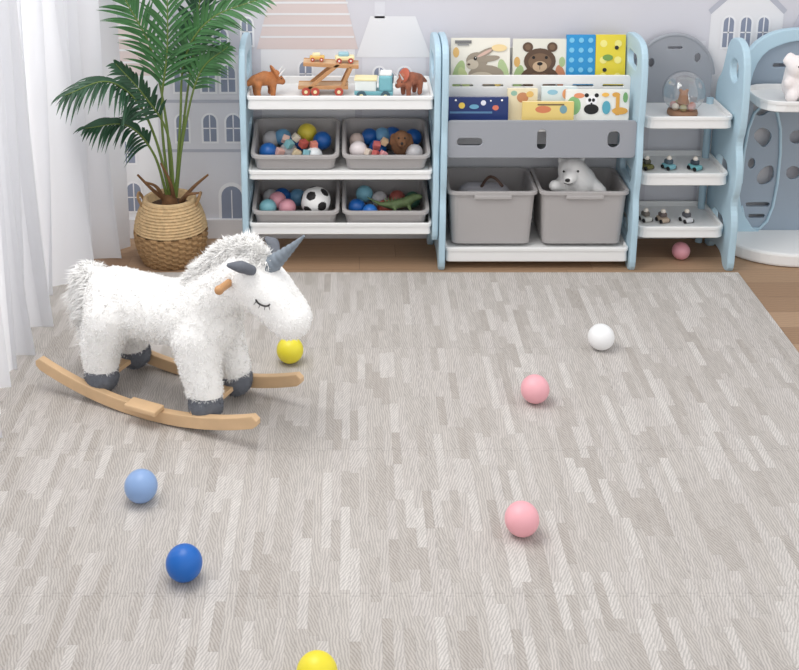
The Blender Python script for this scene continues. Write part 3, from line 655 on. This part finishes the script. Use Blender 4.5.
def bear(bb):
    V,F=blob([[(0,.02,.0,.080),(.02,.0,.05,.072),(-.01,-.02,.105,.056)],[(-.025,-.065,.098,.030),(-.035,-.085,.092,.022)],[(-.052,.0,.142,.014)],[(.03,.0,.150,.014)],[(-.05,-.03,.04,.028),(-.08,-.055,.055,.024)],[(.07,-.02,.05,.03),(.098,-.045,.03,.026)]],.006,4)
    bb.add(V,F,FUR,True)
    bb.sph((-.042,-.105,.096),.008,DARK,u=12,v=8,sc=(1.3,.7,.9)); bb.sph((-.052,-.071,.120),.0045,DARK,u=10,v=8); bb.sph((.002,-.076,.122),.0045,DARK,u=10,v=8)
    bb.tube([(-.055,-.099,.083),(-.040,-.105,.079),(-.022,-.099,.083)],.0014,DARK,6)
bb=MB(); bear(bb); o=bb.build('plush_polar_bear',(.875,FY+.165,.235),0)
bb=MB()
bb.tube(catmull([(-.05,.02,.0),(0,.02,.1),(.03,.0,.115),(.06,-.03,.09)],6),.006,mat('toy_dark_rod',(96,72,60),.5),8)
V,F=blob([[(-.06,.04,.03,.05),(.05,.05,.02,.055)],[(.0,-.04,.01,.05)]],.008,3); bb.add(V,F,mat('toy_grey_cloth',(186,184,190),.9),True)
bb.build('toy_fishing_set',(.535,FY+.16,.19))

def figure(c1,c2):
    def f(bb):
        bb.box((0,0,.012),(.05,.034,.018),c1,.006,seg=3); bb.box((-.002,0,.029),(.030,.028,.020),c2,.007,seg=3); bb.sph((0,0,.044),.010,col((236,226,214)),u=14,v=10)
        for x in (-.015,.015):
            for y in (-.017,.017): bb.cyl((x,y-.003,.008),(x,y+.003,.008),.008,DARK,seg=14)
    return f
cs=[((112,110,60),(76,74,60)),((130,186,196),(80,96,106)),((120,184,190),(60,70,80))]
for k,(u,yy) in enumerate(((1.150,.13),(1.236,.13),(1.335,.12))): toy('toy_car',figure(col(cs[k][0]),col(cs[k][1])),(u,FY+yy,.3535),-60)
cs=[((206,206,200),(110,104,96)),((190,170,150),(100,88,84)),((220,220,222),(90,90,96))]
for k,(u,yy) in enumerate(((1.160,.13),(1.225,.12),(1.318,.12))): toy('toy_car',figure(col(cs[k][0]),col(cs[k][1])),(u,FY+yy,.1375),-70)
ball(1.30,FY+.10,PNK,.035,FZ)
# glass dome ornament
gm=bpy.data.materials.new('clear_glass'); gm.use_nodes=True; nt=gm.node_tree; nt.nodes.clear()
o=nt.nodes.new('ShaderNodeOutputMaterial'); g=nt.nodes.new('ShaderNodeBsdfGlossy'); tr=nt.nodes.new('ShaderNodeBsdfTransparent'); mx=nt.nodes.new('ShaderNodeMixShader'); fr=nt.nodes.new('ShaderNodeLayerWeight'); fr.inputs[0].default_value=.3
pw=nt.nodes.new('ShaderNodeMath'); pw.operation='MULTIPLY_ADD'; pw.inputs[1].default_value=.75; pw.inputs[2].default_value=.10
g.inputs['Roughness'].default_value=.08; tr.inputs[0].default_value=(.97,.98,.985,1)
nt.links.new(fr.outputs['Facing'],pw.inputs[0]); nt.links.new(pw.outputs[0],mx.inputs[0]); nt.links.new(tr.outputs[0],mx.inputs[1]); nt.links.new(g.outputs[0],mx.inputs[2]); nt.links.new(mx.outputs[0],o.inputs[0])
bb=MB(); bb.lathe([(0,0),(.056,0),(.058,.008),(.054,.02),(0,.022)],mat('dome_base',(150,112,84),.5),seg=36)
pr=[(.048,.022)]+[(.080*math.sin(math.radians(a)),.090-.080*math.cos(math.radians(a))) for a in range(42,181,8)]; bb.lathe(pr,gm,seg=40)
V,F=blob([[(0,0,.045,.022),(0,0,.078,.016)],[(-.012,0,.094,.007)],[(.012,0,.094,.007)]],.003,3); bb.add(V,F,mat('dome_bear',(160,112,78),.8),True)
for k in range(7): bb.sph((.036*math.cos(k*.9),.036*math.sin(k*.9),.034),.014,col([(200,140,130),(236,220,200),(170,160,110)][k%3]),u=12,v=8)
bb.build('glass_globe_ornament',(1.27,FY+.12,.5775))
bb=MB(); V,F=blob([[(0,0,.05,.052),(0,0,.11,.044)],[(-.005,-.02,.13,.044)],[(-.03,0,.165,.016),(-.045,-.01,.15,.016)],[(.025,0,.165,.016),(.036,.0,.185,.014)],[(-.04,-.03,.07,.02)],[(.04,-.03,.07,.02)],[(-.03,-.045,.022,.024)],[(.03,-.045,.022,.024)]],.006,3)
bb.add(V,F,mat('bunny_plush',(242,234,232),.95),True); bb.sph((-.004,-.066,.125),.007,col((220,150,150)),u=10,v=8)
for s in (-.018,.012): bb.sph((s,-.060,.140),.0035,DARK,u=8,v=6)
bb.build('plush_bunny',(1.685,FY+.10,.6445))

# ---------------------------------------------------------------- light
w=bpy.data.worlds.new('World'); scene.world=w; w.use_nodes=True; bg=w.node_tree.nodes['Background']; bg.inputs[0].default_value=(0.98,0.985,1.0,1); bg.inputs[1].default_value=1.06
def area(name,loc,tgt,size,power,c=(1,1,1)):
    l=bpy.data.lights.new(name,'AREA'); l.shape='RECTANGLE'; l.size=size[0]; l.size_y=size[1]; l.energy=power; l.color=c
    o=bpy.data.objects.new(name,l); scene.collection.objects.link(o); o.location=loc; o.rotation_euler=(Vector(tgt)-Vector(loc)).to_track_quat('-Z','Y').to_euler(); return o
area('added_soft_area_light',(-.7,3.0,2.6),(.4,3.1,0),(1.5,1.5),40,(1,.98,.95))  # added area light for soft directional shading; the room has no lamp here
area('daylight_outside_window',(-2.3,3.36,1.5),(-1.0,3.36,.9),(1.8,2.0),42,(1,.99,.97))

# ---------------------------------------------------------------- camera
cd=bpy.data.cameras.new('camera'); cd.sensor_width=36; cd.lens=1180/799*36; cd.shift_x=(399.5-350)/799; cd.shift_y=(76-335)/799; cd.clip_start=.05
co=bpy.data.objects.new('camera',cd); scene.collection.objects.link(co); co.location=(0,0,1.886); co.rotation_euler=(math.radians(75),0,0); scene.camera=co
